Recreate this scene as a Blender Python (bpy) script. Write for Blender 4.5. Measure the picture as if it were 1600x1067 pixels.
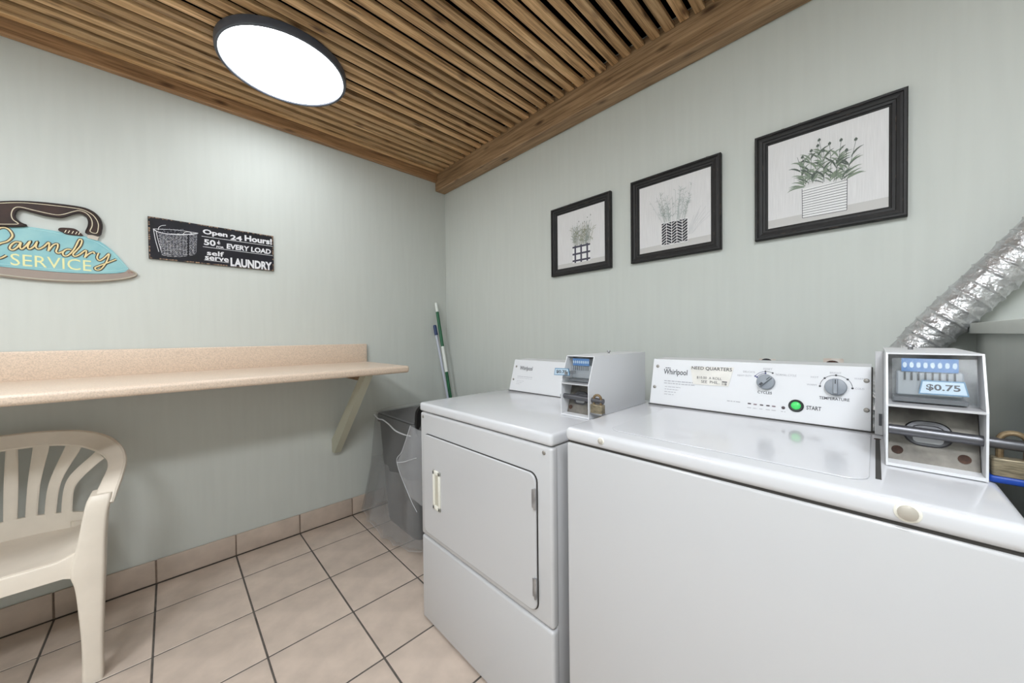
import bpy, bmesh, math, random
from mathutils import Vector, Matrix, noise
random.seed(7)
for o in list(bpy.data.objects): bpy.data.objects.remove(o)
SC = bpy.context.scene
COL = SC.collection

# ------------------------------------------------------------------ camera, world, exposure
EYE = Vector((0, 0, 1.19)); FPX = 551.25
YAW, PITCH, ROLL = 0.7999, -0.0143, -0.0111
_f = Vector((math.cos(YAW)*math.cos(PITCH), math.sin(YAW)*math.cos(PITCH), math.sin(PITCH)))
_r0 = Vector((math.sin(YAW), -math.cos(YAW), 0)); _u0 = _r0.cross(_f)
_r = _r0*math.cos(ROLL) + _u0*math.sin(ROLL); _u = _u0*math.cos(ROLL) - _r0*math.sin(ROLL)
cam = bpy.data.objects.new('camera', bpy.data.cameras.new('camera')); COL.objects.link(cam)
cam.data.sensor_width = 36.0; cam.data.lens = FPX/1600*36.0; cam.data.clip_start = 0.02
m = Matrix((( _r.x, _u.x, -_f.x), (_r.y, _u.y, -_f.y), (_r.z, _u.z, -_f.z))).to_4x4(); m.translation = EYE
cam.matrix_world = m
SC.camera = cam
w = bpy.data.worlds.new('world'); SC.world = w; w.use_nodes = True
w.node_tree.nodes['Background'].inputs[0].default_value = (0.9, 0.95, 1, 1)
w.node_tree.nodes['Background'].inputs[1].default_value = 0.3
SC.view_settings.view_transform = 'Standard'; SC.view_settings.look = 'None'
SC.view_settings.exposure = 0.0; SC.view_settings.gamma = 1.0; SC.view_settings.use_curve_mapping = False
LAMP_POWER, LAMP_POWER_BEHIND = 12.0, 45.0     # the light in view is the dimmer one

def at(px, py, ax, v):
    """photo pixel -> point on the real plane ax = v"""
    d = _f + _r*((px-800)/FPX) + _u*((533.5-py)/FPX)
    i = 'XYZ'.index(ax); return EYE + d*((v-EYE[i])/d[i])

# ------------------------------------------------------------------ materials
def lin(c):
    return tuple(((x/255)/12.92 if x/255 <= .04045 else ((x/255+.055)/1.055)**2.4) for x in c) + (1,)
M = {}
def mat(name, rgb, rough=.5, metal=0, spec=.5, var=0, vscale=8, bump=0, bscale=60, coat=0, alpha=1, trans=0, emit=0, stretch=None, vrgb=None, thr=None):
    m = bpy.data.materials.new(name); m.use_nodes = True; M[name] = m
    n = m.node_tree.nodes; l = m.node_tree.links; b = n['Principled BSDF']
    b.inputs['Base Color'].default_value = lin(rgb); b.inputs['Roughness'].default_value = rough
    b.inputs['Metallic'].default_value = metal; b.inputs['Specular IOR Level'].default_value = spec
    b.inputs['Coat Weight'].default_value = coat; b.inputs['Alpha'].default_value = alpha
    b.inputs['Transmission Weight'].default_value = trans
    if emit:
        b.inputs['Emission Color'].default_value = lin(rgb); b.inputs['Emission Strength'].default_value = emit
    if var or bump:
        tc = n.new('ShaderNodeTexCoord'); mp = n.new('ShaderNodeMapping'); l.new(tc.outputs['Object'], mp.inputs[0])
        if stretch: mp.inputs['Scale'].default_value = stretch
    if var:
        t = n.new('ShaderNodeTexNoise'); t.inputs['Scale'].default_value = vscale; t.inputs['Detail'].default_value = 6
        l.new(mp.outputs[0], t.inputs[0])
        r = n.new('ShaderNodeValToRGB')
        lo, hi = thr if thr else (.35, .65)
        r.color_ramp.elements[0].position = lo; r.color_ramp.elements[1].position = hi
        c2 = vrgb if vrgb else tuple(x*(1-var) for x in rgb)
        r.color_ramp.elements[0].color = lin(c2); r.color_ramp.elements[1].color = lin(rgb)
        l.new(t.outputs[0], r.inputs[0]); l.new(r.outputs[0], b.inputs['Base Color'])
    if bump:
        t2 = n.new('ShaderNodeTexNoise'); t2.inputs['Scale'].default_value = bscale; t2.inputs['Detail'].default_value = 4
        l.new(mp.outputs[0], t2.inputs[0])
        bp = n.new('ShaderNodeBump'); bp.inputs['Strength'].default_value = bump; bp.inputs['Distance'].default_value = .01
        l.new(t2.outputs[0], bp.inputs['Height']); l.new(bp.outputs[0], b.inputs['Normal'])
    return m
mat('paint', (204, 208, 203), .55, var=.012, vscale=3, bump=.015, bscale=6, stretch=(14, 14, 1), spec=.35)
mat('plaster', (205, 210, 204), .6)
mat('grout', (96, 90, 84), .9, var=.2, vscale=30)
mat('grout_light', (150, 132, 118), .9, var=.2, vscale=30)
mat('tile', (205, 188, 174), .38, var=.09, vscale=9, bump=.03, bscale=80)
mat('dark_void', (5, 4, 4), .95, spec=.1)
mat('white_enamel', (193, 193, 195), .22, spec=.5, coat=.15)
mat('enamel_top', (208, 209, 213), .14, spec=.55, coat=.3)
mat('console_white', (218, 219, 222), .35)
mat('seam_dark', (60, 58, 56), .7)
mat('laminate', (226, 205, 185), .35, var=.12, vscale=260, thr=(.3, .6))
mat('bracket_paint', (190, 190, 172), .5)
mat('bracket_wood', (150, 120, 90), .6, var=.15, vscale=20)
mat('plastic_chair', (232, 222, 208), .38, var=.03, vscale=10, spec=.45)
mat('frame_black', (26, 24, 25), .55, var=.35, vscale=25, stretch=(1, 1, 1), bump=.15, bscale=40)
mat('frame_wear', (96, 80, 70), .7)
mat('art_paper', (226, 225, 226), .55, var=.05, vscale=10, stretch=(1, 60, 1.2))
mat('art_shelf', (200, 198, 196), .6)
mat('art_shade', (208, 208, 210), .6)
mat('ink_black', (44, 42, 52), .6)
mat('ink_plaid', (70, 68, 84), .6)
mat('ink_green', (128, 142, 124), .6)
mat('ink_green_dark', (84, 94, 86), .6)
mat('ink_grey', (150, 158, 154), .6)
mat('ink_pale', (176, 184, 182), .6)
mat('ink_olive', (136, 138, 110), .6)
mat('white_print', (236, 236, 236), .6)
mat('sign_black', (30, 29, 38), .5, var=.5, vscale=9, vrgb=(19, 18, 23), spec=.3)
mat('sign_rust', (168, 138, 112), .7, var=.5, vscale=60, vrgb=(48, 38, 34))
mat('chalk', (222, 222, 226), .8)
mat('chalk_dim', (150, 152, 162), .8)
mat('turquoise', (146, 194, 196), .4, var=.12, vscale=12, vrgb=(122, 178, 186))
mat('turquoise_line', (176, 220, 224), .4)
mat('iron_brown', (58, 36, 27), .5, var=.4, vscale=14, vrgb=(38, 25, 21), spec=.3)
mat('iron_edge', (34, 26, 24), .45)
mat('cream', (232, 222, 196), .4)
mat('letter_cream', (240, 220, 168), .4)
mat('letter_yellow', (228, 226, 168), .45)
mat('letter_outline', (66, 60, 52), .5)
mat('sole_grey', (152, 138, 128), .4, var=.4, vscale=22, vrgb=(140, 84, 66), thr=(.25, .36))
mat('sole_rim', (172, 164, 148), .4)
mat('pewter', (170, 160, 148), .35, metal=.4)
mat('lamp_rim', (78, 82, 92), .4)
mat('fixture_slate', (48, 58, 70), .45)
mat('lamp_glow', (245, 250, 255), .5, emit=LAMP_POWER)
mat('lamp_glow_bright', (245, 250, 255), .5, emit=LAMP_POWER_BEHIND)
mat('bin_black', (17, 16, 17), .5)
mat('bag_clear', (166, 167, 168), .16, alpha=.29, spec=.7, bump=.35, bscale=11)
mat('bag_fold', (222, 224, 228), .18, alpha=.3, spec=.6)
mat('bag_hem', (226, 227, 230), .35, alpha=.8)
mat('pole_green', (10, 104, 62), .35, var=.3, vscale=40, stretch=(1, 1, .1))
mat('pole_white', (228, 232, 228), .35)
mat('pole_blue', (40, 60, 104), .4)
mat('pole_lilac', (196, 200, 214), .35)
mat('foil', (222, 222, 224), .3, metal=.8, bump=.9, bscale=55, var=.10, vscale=40)
mat('steel', (176, 176, 178), .35, metal=.6, var=.3, vscale=25)
mat('steel_dark', (98, 98, 102), .35, metal=.7)
mat('steel_plate', (136, 131, 124), .4, metal=.5, var=.35, vscale=22)
mat('rust', (82, 56, 44), .8, var=.4, vscale=80)
mat('brass', (160, 142, 112), .42, metal=.5, var=.4, vscale=50, vrgb=(112, 90, 64))
mat('lock_body', (158, 146, 122), .45, metal=.5, var=.3, vscale=60, stretch=(1, 1, 6))
mat('blue_band', (18, 66, 160), .4)
mat('coin_blue', (28, 100, 164), .45)
mat('card_pale', (176, 196, 212), .5)
mat('card_edge', (70, 116, 150), .5)
mat('slot_black', (24, 24, 26), .6)
mat('coin_metal', (176, 182, 190), .3, metal=.6)
mat('clear_cover', (220, 230, 236), .08, alpha=.05, spec=.6)
mat('knob_grey', (140, 146, 154), .4)
mat('knob_dark', (52, 56, 62), .45)
mat('print_dark', (58, 58, 64), .6)
mat('print_grey', (166, 166, 172), .6)
mat('print_navy', (60, 66, 120), .6)
mat('led_dark', (70, 58, 64), .3)
mat('led_pale', (130, 112, 120), .3)
mat('button_ring', (26, 34, 30), .4)
mat('button_green', (70, 206, 104), .3, emit=.15)
mat('screw', (150, 146, 140), .4, metal=.45)
mat('screw_pale', (186, 180, 170), .4, metal=.25)
mat('notice_paper', (228, 225, 219), .6, var=.06, vscale=20)
mat('handle_cream', (232, 230, 220), .35)
mat('handle_inner', (190, 186, 172), .5)
mat('plate_ivory', (228, 226, 220), .5, var=.2, vscale=25, vrgb=(206, 190, 178))
mat('hose_grey', (150, 150, 146), .5)

def wood(name, c0, c1, c2, axis):
    m = bpy.data.materials.new(name); m.use_nodes = True; M[name] = m
    n = m.node_tree.nodes; l = m.node_tree.links; b = n['Principled BSDF']
    tc = n.new('ShaderNodeTexCoord'); oi = n.new('ShaderNodeObjectInfo')
    mul = n.new('ShaderNodeVectorMath'); mul.operation = 'SCALE'; cmb = n.new('ShaderNodeCombineXYZ')
    for i in range(3): l.new(oi.outputs['Random'], cmb.inputs[i])
    l.new(cmb.outputs[0], mul.inputs[0]); mul.inputs['Scale'].default_value = 37.0
    add = n.new('ShaderNodeVectorMath'); l.new(tc.outputs['Object'], add.inputs[0]); l.new(mul.outputs[0], add.inputs[1])
    mp = n.new('ShaderNodeMapping'); l.new(add.outputs[0], mp.inputs[0])
    s = [26, 26, 26]; s[axis] = 1.1; mp.inputs['Scale'].default_value = s
    t = n.new('ShaderNodeTexNoise'); t.inputs['Scale'].default_value = 2.2; t.inputs['Detail'].default_value = 9; t.inputs['Roughness'].default_value = .62
    l.new(mp.outputs[0], t.inputs[0])
    r = n.new('ShaderNodeValToRGB'); e = r.color_ramp.elements
    e[0].position = .34; e[0].color = lin(c0); e[1].position = .66; e[1].color = lin(c2)
    x = e.new(.5); x.color = lin(c1)
    mp3 = n.new('ShaderNodeMapping'); l.new(add.outputs[0], mp3.inputs[0]); s3 = [150, 150, 150]; s3[axis] = 5; mp3.inputs['Scale'].default_value = s3
    t3 = n.new('ShaderNodeTexNoise'); t3.inputs['Scale'].default_value = 1.6; t3.inputs['Detail'].default_value = 3; l.new(mp3.outputs[0], t3.inputs[0])
    av = n.new('ShaderNodeMix'); av.inputs[0].default_value = .38; l.new(t.outputs[0], av.inputs[2]); l.new(t3.outputs[0], av.inputs[3])
    l.new(av.outputs[0], r.inputs[0])
    # knots
    mp2 = n.new('ShaderNodeMapping'); l.new(add.outputs[0], mp2.inputs[0]); s2 = [13, 13, 13]; s2[axis] = 4.5; mp2.inputs['Scale'].default_value = s2
    v = n.new('ShaderNodeTexVoronoi'); l.new(mp2.outputs[0], v.inputs[0]); v.inputs['Scale'].default_value = 1.0
    r2 = n.new('ShaderNodeValToRGB'); r2.color_ramp.elements[0].position = .06; r2.color_ramp.elements[1].position = .2
    r2.color_ramp.elements[0].color = (.25, .2, .18, 1); r2.color_ramp.elements[1].color = (1, 1, 1, 1); l.new(v.outputs['Distance'], r2.inputs[0])
    mx = n.new('ShaderNodeMix'); mx.data_type = 'RGBA'; mx.blend_type = 'MULTIPLY'; mx.inputs[0].default_value = 1
    l.new(r.outputs[0], mx.inputs[6]); l.new(r2.outputs[0], mx.inputs[7])
    # every board a little lighter or darker
    mr = n.new('ShaderNodeMapRange'); mr.inputs[3].default_value = .70; mr.inputs[4].default_value = 1.15; l.new(oi.outputs['Random'], mr.inputs[0])
    hs = n.new('ShaderNodeHueSaturation'); l.new(mr.outputs[0], hs.inputs['Value']); l.new(mx.outputs[2], hs.inputs['Color'])
    l.new(hs.outputs[0], b.inputs['Base Color']); b.inputs['Roughness'].default_value = .55
    bp = n.new('ShaderNodeBump'); bp.inputs['Strength'].default_value = .25; bp.inputs['Distance'].default_value = .004
    l.new(t.outputs[0], bp.inputs['Height']); l.new(bp.outputs[0], b.inputs['Normal'])
wood('wood_slat', (110, 82, 54), (198, 158, 112), (238, 202, 156), 0)
wood('wood_beam', (112, 86, 62), (166, 134, 100), (204, 170, 132), 1)
wood('wood_trim', (106, 78, 54), (156, 120, 86), (188, 150, 110), 0)

# ------------------------------------------------------------------ mesh helpers
def V(*a): return Vector(a)
class MB:
    def __init__(s): s.bm = bmesh.new(); s.k = 0
    def box(s, x0, x1, y0, y1, z0, z1, bev=0, seg=2):
        r = bmesh.ops.create_cube(s.bm, size=1); vs = r['verts']
        for v in vs: v.co = V((x0+x1)/2+v.co.x*(x1-x0), (y0+y1)/2+v.co.y*(y1-y0), (z0+z1)/2+v.co.z*(z1-z0))
        if bev:
            es = list({e for v in vs for e in v.link_edges})
            bmesh.ops.bevel(s.bm, geom=es, offset=bev, segments=seg, affect='EDGES', profile=.5)
        return s
    def prism(s, pts, P, n0, n1):
        """polygon (u,v) on plane map P, from depth n0 to n1"""
        a = [s.bm.verts.new(P(u, v, n0)) for u, v in pts]; b = [s.bm.verts.new(P(u, v, n1)) for u, v in pts]
        s.bm.faces.new(a[::-1]); s.bm.faces.new(b); k = len(pts)
        for i in range(k): s.bm.faces.new((a[i], a[(i+1) % k], b[(i+1) % k], b[i]))
        return s
    def hull(s, rings, closed=True, cap=True):
        """loft rings of points"""
        R = [[s.bm.verts.new(p) for p in ring] for ring in rings]; k = len(R[0])
        for i in range(len(R)-1):
            for j in range(k if closed else k-1):
                s.bm.faces.new((R[i][j], R[i][(j+1) % k], R[i+1][(j+1) % k], R[i+1][j]))
        if cap and closed:
            s.bm.faces.new(R[0][::-1]); s.bm.faces.new(R[-1])
        return s
    def tube(s, pts, r, n=10, cap=True):
        pts = [Vector(p) for p in pts]; rings = []; up = None
        for i, p in enumerate(pts):
            t = (pts[min(i+1, len(pts)-1)]-pts[max(i-1, 0)]).normalized()
            if up is None: up = t.orthogonal().normalized()
            up = (up - t*up.dot(t)).normalized(); b = t.cross(up)
            rr = r[i] if isinstance(r, (list, tuple)) else r
            rings.append([p+(up*math.cos(2*math.pi*k/n)+b*math.sin(2*math.pi*k/n))*rr for k in range(n)])
        return s.hull(rings, True, cap)
    def lathe(s, c, prof, axis='Z', n=40, cap=True):
        """profile (radius, height) turned about an axis through c"""
        c = Vector(c); rings = []
        for r, h in prof:
            ring = []
            for k in range(n):
                a = 2*math.pi*k/n; x, y = r*math.cos(a), r*math.sin(a)
                ring.append(c + (V(x, y, h) if axis == 'Z' else V(h, x, y) if axis == 'X' else V(x, h, y)))
            rings.append(ring)
        return s.hull(rings, True, cap)
    def ribbon(s, pts, w, P, n=.0005):
        """flat stroke along (u,v) points on plane P; each lies a hair above the last"""
        s.k += 1; n += s.k*3e-6
        L = []; Rr = []
        k = len(pts)
        for i in range(k):
            a = Vector(pts[max(i-1, 0)]); b = Vector(pts[min(i+1, k-1)]); d = (b-a)
            if d.length < 1e-9: d = Vector((1, 0))
            d.normalize(); q = Vector((-d.y, d.x)); ww = (w[i] if isinstance(w, (list, tuple)) else w)/2
            p = Vector(pts[i]); L.append(p+q*ww); Rr.append(p-q*ww)
        A = [s.bm.verts.new(P(p.x, p.y, n)) for p in L]; B = [s.bm.verts.new(P(p.x, p.y, n)) for p in Rr]
        for i in range(k-1): s.bm.faces.new((A[i], B[i], B[i+1], A[i+1]))
        return s
    def poly(s, pts, P, n=.0005):
        s.k += 1; n += s.k*3e-6
        s.bm.faces.new([s.bm.verts.new(P(u, v, n)) for u, v in pts]); return s
    def me(s, me, f=None):
        """add the faces of a mesh, its points moved by f"""
        vs = [s.bm.verts.new(f(v.co) if f else v.co) for v in me.vertices]
        for p in me.polygons:
            try: s.bm.faces.new([vs[i] for i in p.vertices])
            except ValueError: pass
        return s

def wloc(o):
    v = Vector((0, 0, 0))
    while o: v += o.location; o = o.parent
    return v
def part(name, mb, material, parent=None, label=None, smooth=True, angle=35, kind=None):
    me = bpy.data.meshes.new(name)
    bmesh.ops.recalc_face_normals(mb.bm, faces=mb.bm.faces)
    mb.bm.to_mesh(me); mb.bm.free()
    if parent: me.transform(Matrix.Translation(-wloc(parent)))
    if smooth:
        me.shade_smooth(); me.set_sharp_from_angle(angle=math.radians(angle))
    me.materials.append(M[material] if isinstance(material, str) else material)
    o = bpy.data.objects.new(name, me); COL.objects.link(o); o.parent = parent
    if label: o['label'] = label
    if kind: o['kind'] = kind
    return o
def copy_part(src, parent, loc):
    o = src.copy(); COL.objects.link(o); o.parent = parent; o.location = loc; return o
def thing(name, label, cat, loc, group=None):
    o = bpy.data.objects.new(name, None); COL.objects.link(o); o.empty_display_size = .05
    o.location = loc; o['label'] = label; o['category'] = cat
    if group: o['group'] = group
    return o
def solo(name, mb, material, label, cat, group=None, origin=None, **k):
    e = part(name, mb, material, None, label, **k); e['category'] = cat
    if group: e['group'] = group
    if origin is not None:
        e.data.transform(Matrix.Translation(-Vector(origin))); e.location = origin
    return e
def struct(name, mb, material, label, parent=None, **k):
    o = part(name, mb, material, parent, label, **k); o['kind'] = 'structure'; return o
def cr(pts, n=6, closed=False):
    """Catmull-Rom through points of any dimension"""
    P = [Vector(p) for p in pts]; k = len(P); out = []
    for i in range(k if closed else k-1):
        if closed: a, b, c, d = P[i-1], P[i], P[(i+1) % k], P[(i+2) % k]
        else: a, b, c, d = P[max(i-1, 0)], P[i], P[i+1], P[min(i+2, k-1)]
        for j in range(n):
            t = j/n
            out.append(.5*((2*b)+(c-a)*t+(2*a-5*b+4*c-d)*t*t+(3*b-a-3*c+d)*t**3))
    if not closed: out.append(P[-1])
    return out
def t2(pts): return [(p[0], p[1]) for p in pts]
_txt = {}
def text_mesh(s, bold=0):
    if (s, bold) in _txt: return _txt[(s, bold)]
    c = bpy.data.curves.new('txt', 'FONT'); c.body = s; c.size = 1; c.offset = bold; c.resolution_u = 3
    o = bpy.data.objects.new('txt', c); COL.objects.link(o)
    dg = bpy.context.evaluated_depsgraph_get(); dg.update()
    me = bpy.data.meshes.new_from_object(o.evaluated_get(dg))
    bpy.data.objects.remove(o); bpy.data.curves.remove(c); _txt[(s, bold)] = me
    return me
def text(mb, s, P, u0, v0, width, height, bold=0, shear=0, rise=0, n=.0006):
    """lettering fitted into a box on plane P; rise lifts the right end"""
    me = text_mesh(s, bold); xs = [v.co.x for v in me.vertices]; ys = [v.co.y for v in me.vertices]
    x0, x1, y0, y1 = min(xs), max(xs), min(ys), max(ys)
    def f(c):
        a = (c.x-x0)/(x1-x0); b = (c.y-y0)/(y1-y0)
        return P(u0+a*width+shear*b*height, v0+b*height+a*rise, n)
    return mb.me(me, f)

# ------------------------------------------------------------------ the room
WX, WY = 1.6385, 2.4568           # right wall, left wall
X0, Y0 = -1.35, -1.6              # behind the camera
ZS = 2.48                         # underside of the ceiling slats
ZC = 2.60
struct('wall_left', MB().box(X0-.1, WX+.1, WY, WY+.1, -.1, ZC+.08), 'paint', 'pale sage painted wall behind the folding counter')
struct('wall_right', MB().box(WX, WX+.1, Y0-.1, WY, -.1, ZC+.08), 'paint', 'pale sage painted wall behind the laundry machines')
struct('wall_back', MB().box(X0-.1, X0, Y0-.1, WY, -.1, ZC+.08), 'paint', 'pale sage painted wall behind the camera')
struct('wall_front', MB().box(X0, WX, Y0-.1, Y0, -.1, ZC+.08), 'paint', 'pale sage painted wall opposite the folding counter')

TP, TX, TY, GR = .3095, -.3752, 2.1984, .006
fl = struct('floor', MB().box(X0, WX, Y0, WY, -.1, -.0012), 'grout', 'floor of square beige ceramic tiles with dark grout')
xs = [X0]; k = math.ceil((X0-TX)/TP)
while TX+k*TP < WX-.02: xs.append(TX+k*TP); k += 1
xs.append(WX)
ys = [WY-.012]; k = 0
while TY-k*TP > Y0+.02: ys.append(TY-k*TP); k += 1
ys.append(Y0)
cache = {}
for i in range(len(xs)-1):
    for j in range(len(ys)-1):
        wx = xs[i+1]-xs[i]-GR; wy = ys[j]-ys[j+1]-GR
        cx, cy = (xs[i]+xs[i+1])/2, (ys[j]+ys[j+1])/2
        key = (round(wx, 3), round(wy, 3))
        if key not in cache:
            b = MB().box(-wx/2, wx/2, -wy/2, wy/2, -.006, 0, .0015, 1)
            t = part('tile', b, 'tile', None); t.parent = fl; cache[key] = t
        else: t = copy_part(cache[key], fl, (0, 0, 0))
        t.location = (cx, cy, random.uniform(-.0004, .0004))
for nm, lab in (('baseboard_left', 'beige tile baseboard along the wall under the counter'), ('baseboard_right', 'beige tile baseboard along the wall behind the machines')):
    left = nm.endswith('left')
    bb = struct(nm, MB().box(X0, WX, WY-.006, WY-.0005, .001, .112) if left else MB().box(WX-.006, WX-.0005, Y0, WY-.013, .001, .112), 'grout_light', lab)
    cuts = xs if left else [WY-.013]+ys[1:]
    for i in range(len(cuts)-1):
        a, b_ = sorted((cuts[i], cuts[i+1])); a += .003; b_ -= .003
        q = MB().box(a, b_, WY-.012, WY-.001, .004, .116, .003, 2) if left else MB().box(WX-.012, WX-.001, a, b_, .004, .116, .003, 2)
        part('tile', q, 'tile', bb)

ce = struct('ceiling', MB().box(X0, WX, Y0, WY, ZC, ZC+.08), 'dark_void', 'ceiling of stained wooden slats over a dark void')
BX = 1.548                        # face of the beam
y = WY-.062; PS = .0637; i = 0
slat0 = None
while y > Y0+.04:
    wd = .0375
    if slat0 is None:
        b = MB(); L = BX-X0-.004; N = 1
        b.box(X0+.002, BX-.002, -wd/2, wd/2, 0, .021, .002, 1)
        slat0 = part('slat', b, 'wood_slat', None); slat0.parent = ce; s = slat0
    else: s = copy_part(slat0, ce, (0, 0, 0))
    s.location = (0, y+random.uniform(-.004, .004), ZS+random.uniform(-.003, .003))
    s.rotation_euler = (random.uniform(-.05, .05), random.uniform(-.001, .001), random.uniform(-.0022, .0022))
    s.scale = (1, random.choice((.85, .94, 1, 1.04, 1.08)), 1)
    y -= PS; i += 1
struct('trim_1', MB().box(X0, BX-.001, WY-.034, WY-.001, 2.4217, 2.53, .003, 1), 'wood_trim', 'brown stained wooden trim board where the counter wall meets the ceiling')
struct('trim_2', MB().box(BX, WX-.001, Y0+.001, WY-.001, 2.3545, 2.52, .004, 1), 'wood_beam', 'brown stained wooden beam along the top of the machine wall')

# low partition beyond the washer, with its painted cap
struct('wall_partition', MB().box(.80, WX-.001, -.31, -.2, 0, 1.183), 'paint', 'low sage painted partition wall to the right of the washer')
struct('trim_3', MB().box(.78, WX-.001, -.33, -.178, 1.184, 1.212, .003, 2), 'paint', 'painted ledge capping the low partition wall')

# ------------------------------------------------------------------ ceiling lights and added unseen fill lights
def disc_lamp(x, y, label, glow='lamp_glow'):
    t = thing('ceiling_light', label, 'light', (x, y, 2.44), 'flat round ceiling lights')
    R = .258
    part('rim', MB().lathe((x, y, 0), [(R-.012, 2.4785), (R, 2.474), (R, 2.446), (R-.003, 2.44), (R-.013, 2.44), (R-.016, 2.446), (R-.016, 2.47)], n=72, cap=True), 'lamp_rim', t, 'dark grey metal rim')
    part('diffuser', MB().lathe((x, y, 0), [(R-.0165, 2.4465), (R-.018, 2.4445), (.12, 2.4437), (.002, 2.4435)], n=72), glow, t, 'glowing white diffuser disc')
    return t
disc_lamp(.412, 1.925, 'flat round white ceiling light with dark rim above the counter')
disc_lamp(-.05, -.35, 'flat round ceiling light with dark rim above the camera, beyond the top of the photo', 'lamp_glow_bright')
disc_lamp(-.90, -.35, 'added fill light behind the camera, out of view, shaped like the round ceiling light', 'lamp_glow_bright')  # unseen fill added only to brighten the room
disc_lamp(-.90, 1.10, 'added fill light left of the camera, out of view, shaped like the round ceiling light', 'lamp_glow_bright')  # second added fill, out of view, raises the overall brightness
t = thing('ceiling_sensor', 'small round slate-coloured fixture on the slats, cut by the top edge', 'fixture', (.75, 1.058, 2.45))
part('base_ring', MB().lathe((.75, 1.058, 0), [(.062, 2.477), (.066, 2.474), (.066, 2.46), (.06, 2.458)], n=40), 'fixture_slate', t)
part('cover', MB().lathe((.75, 1.058, 0), [(.059, 2.459), (.056, 2.45), (.04, 2.444), (.012, 2.442)], n=40), 'fixture_slate', t)

# ------------------------------------------------------------------ folding counter on the left wall
CF, CT, CR = 1.832, 1.031, .972
t = thing('folding_counter', 'long speckled beige laminate counter with backsplash fixed to the wall', 'counter', (0, WY-.3, .99))
part('worktop', MB().box(-1.25, CR, CF, WY-.001, .993, CT, .013, 4), 'laminate', t)
part('backsplash', MB().box(-1.25, CR+.004, WY-.021, WY-.001, CT-.004, 1.151, .006, 3), 'laminate', t)
def bracket(x, label):
    b = thing('counter_bracket', label, 'bracket', (x, WY, .47), 'counter brackets')
    P = lambda u, v, n: V(x-.02+n, u, v)
    part('brace', MB().prism([(WY-.001, .455), (WY-.001, .535), (1.955, .9925), (1.885, .9925), (WY-.045, .455)], P, 0, .04), 'bracket_paint', b, smooth=False)
    part('top_cleat', MB().box(x-.018, x+.018, 1.96, WY-.002, .955, .9925, .002, 1), 'bracket_wood', b)
    part('screw', MB().lathe((x+.004, WY-.05, .478), [(.004, .006), (.004, -.002), (.002, -.003)], axis='Y', n=12), 'screw', b)
bracket(.765, 'painted diagonal wooden brace under the right end of the counter')
bracket(-.95, 'painted diagonal wooden brace under the far left of the counter, outside the photo')

# ------------------------------------------------------------------ iron-shaped sign on the left wall
PL = lambda u, v, n: V(u, WY-n, v)
def zi(x, y, s=7.114, ox=0, oy=300, Y=WY-.008):
    p = at(ox+x/s, oy+y/s, 'Y', Y); return (p.x, p.z)
def ziL(L): return [zi(*p) for p in L]
iron = thing('iron_sign', 'turquoise metal wall sign shaped like a vintage iron reading Laundry Service', 'sign', (-.35, WY, 1.5))
body = [(-480,440),(-400,385),(0,388),(130,392),(300,385),(480,410),(650,440),(800,470),(950,495),(1090,540),(1200,610),(1290,690),(1370,780),(1432,860),(1380,890),(1250,905),(1000,907),(700,893),(400,868),(0,828),(-480,770)]
part('iron_body', MB().prism(t2(cr(ziL(body), 4, True)), PL, .001, .010), 'turquoise', iron)
inl = [(-470,745),(0,800),(400,842),(700,868),(1000,884),(1250,880),(1370,862),(1420,850),(1350,780),(1270,700),(1180,628),(1075,560),(940,515),(800,490),(640,460),(470,432),(310,408)]
part('edge_line', MB().tube([PL(u, v, .0102) for u, v in t2(cr(ziL(inl), 4))], .0012, 6), 'turquoise_line', iron)
sole = [(1432,862),(1500,890),(1527,925),(1480,952),(1350,978),(1150,998),(900,1006),(600,996),(300,972),(0,937),(-520,865),(-520,778),(0,832),(400,872),(700,897),(1000,912),(1250,910),(1380,894)]
part('soleplate', MB().prism(t2(cr(ziL(sole), 3, True)), PL, .001, .013), 'sole_grey', iron)
rimp = [(1450,872),(1505,900),(1515,922),(1470,944),(1350,968),(1150,986),(900,992),(600,982),(300,957),(0,920),(-510,850)]
part('sole_rim', MB().tube([PL(u, v, .0128) for u, v in t2(cr(ziL(rimp), 4))], .0035, 8), 'sole_rim', iron)
hand = [(-420,340),(-380,190),(-250,135),(0,114),(200,108),(400,116),(600,134),(800,158),(950,186),(1050,235),(1110,300),(1136,370),(1128,430),(1108,487),(1030,472),(958,458),(984,390),(990,330),(960,272),(890,237),(830,242),(760,265),(690,285),(600,280),(480,260),(350,225),(240,195),(188,212),(170,260),(190,310),(240,350),(303,381),(130,388),(0,380),(-400,372)]
part('handle', MB().prism(t2(cr(ziL(hand), 3, True)), PL, .001, .016), 'iron_brown', iron)
part('handle_edge', MB().tube([PL(u, v, .0155) for u, v in t2(cr(ziL(hand), 3, True))], .0028, 6), 'iron_edge', iron)
pin = [(-400,205),(-260,152),(0,131),(250,125),(500,145),(800,180),(940,208),(1035,262),(1088,335),(1096,400),(1075,462),(1005,442),(1028,380),(1020,310),(970,245),(890,213),(820,222),(700,255),(600,255),(400,212),(230,173),(160,190),(133,250),(150,310),(212,358),(130,363),(0,362),(-400,355)]
part('pinstripe', MB().tube([PL(u, v, .0163) for u, v in t2(cr(ziL(pin), 4))], .0014, 6), 'cream', iron)
thumb = [(650,425),(668,401),(740,400),(830,411),(880,440),(922,487),(860,487),(740,472),(690,447)]
part('thumb_rest', MB().prism(t2(cr(ziL(thumb), 3, True)), PL, .001, .014), 'iron_brown', iron)
b = MB()
for x, y in ((732,440),(770,445),(812,452),(852,458),(886,462)): b.ribbon(ziL([(x-10, y+14), (x+8, y-14)]), .0022, PL, .0145)
part('thumb_dashes', b, 'cream', iron, smooth=False, kind='stuff')
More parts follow.
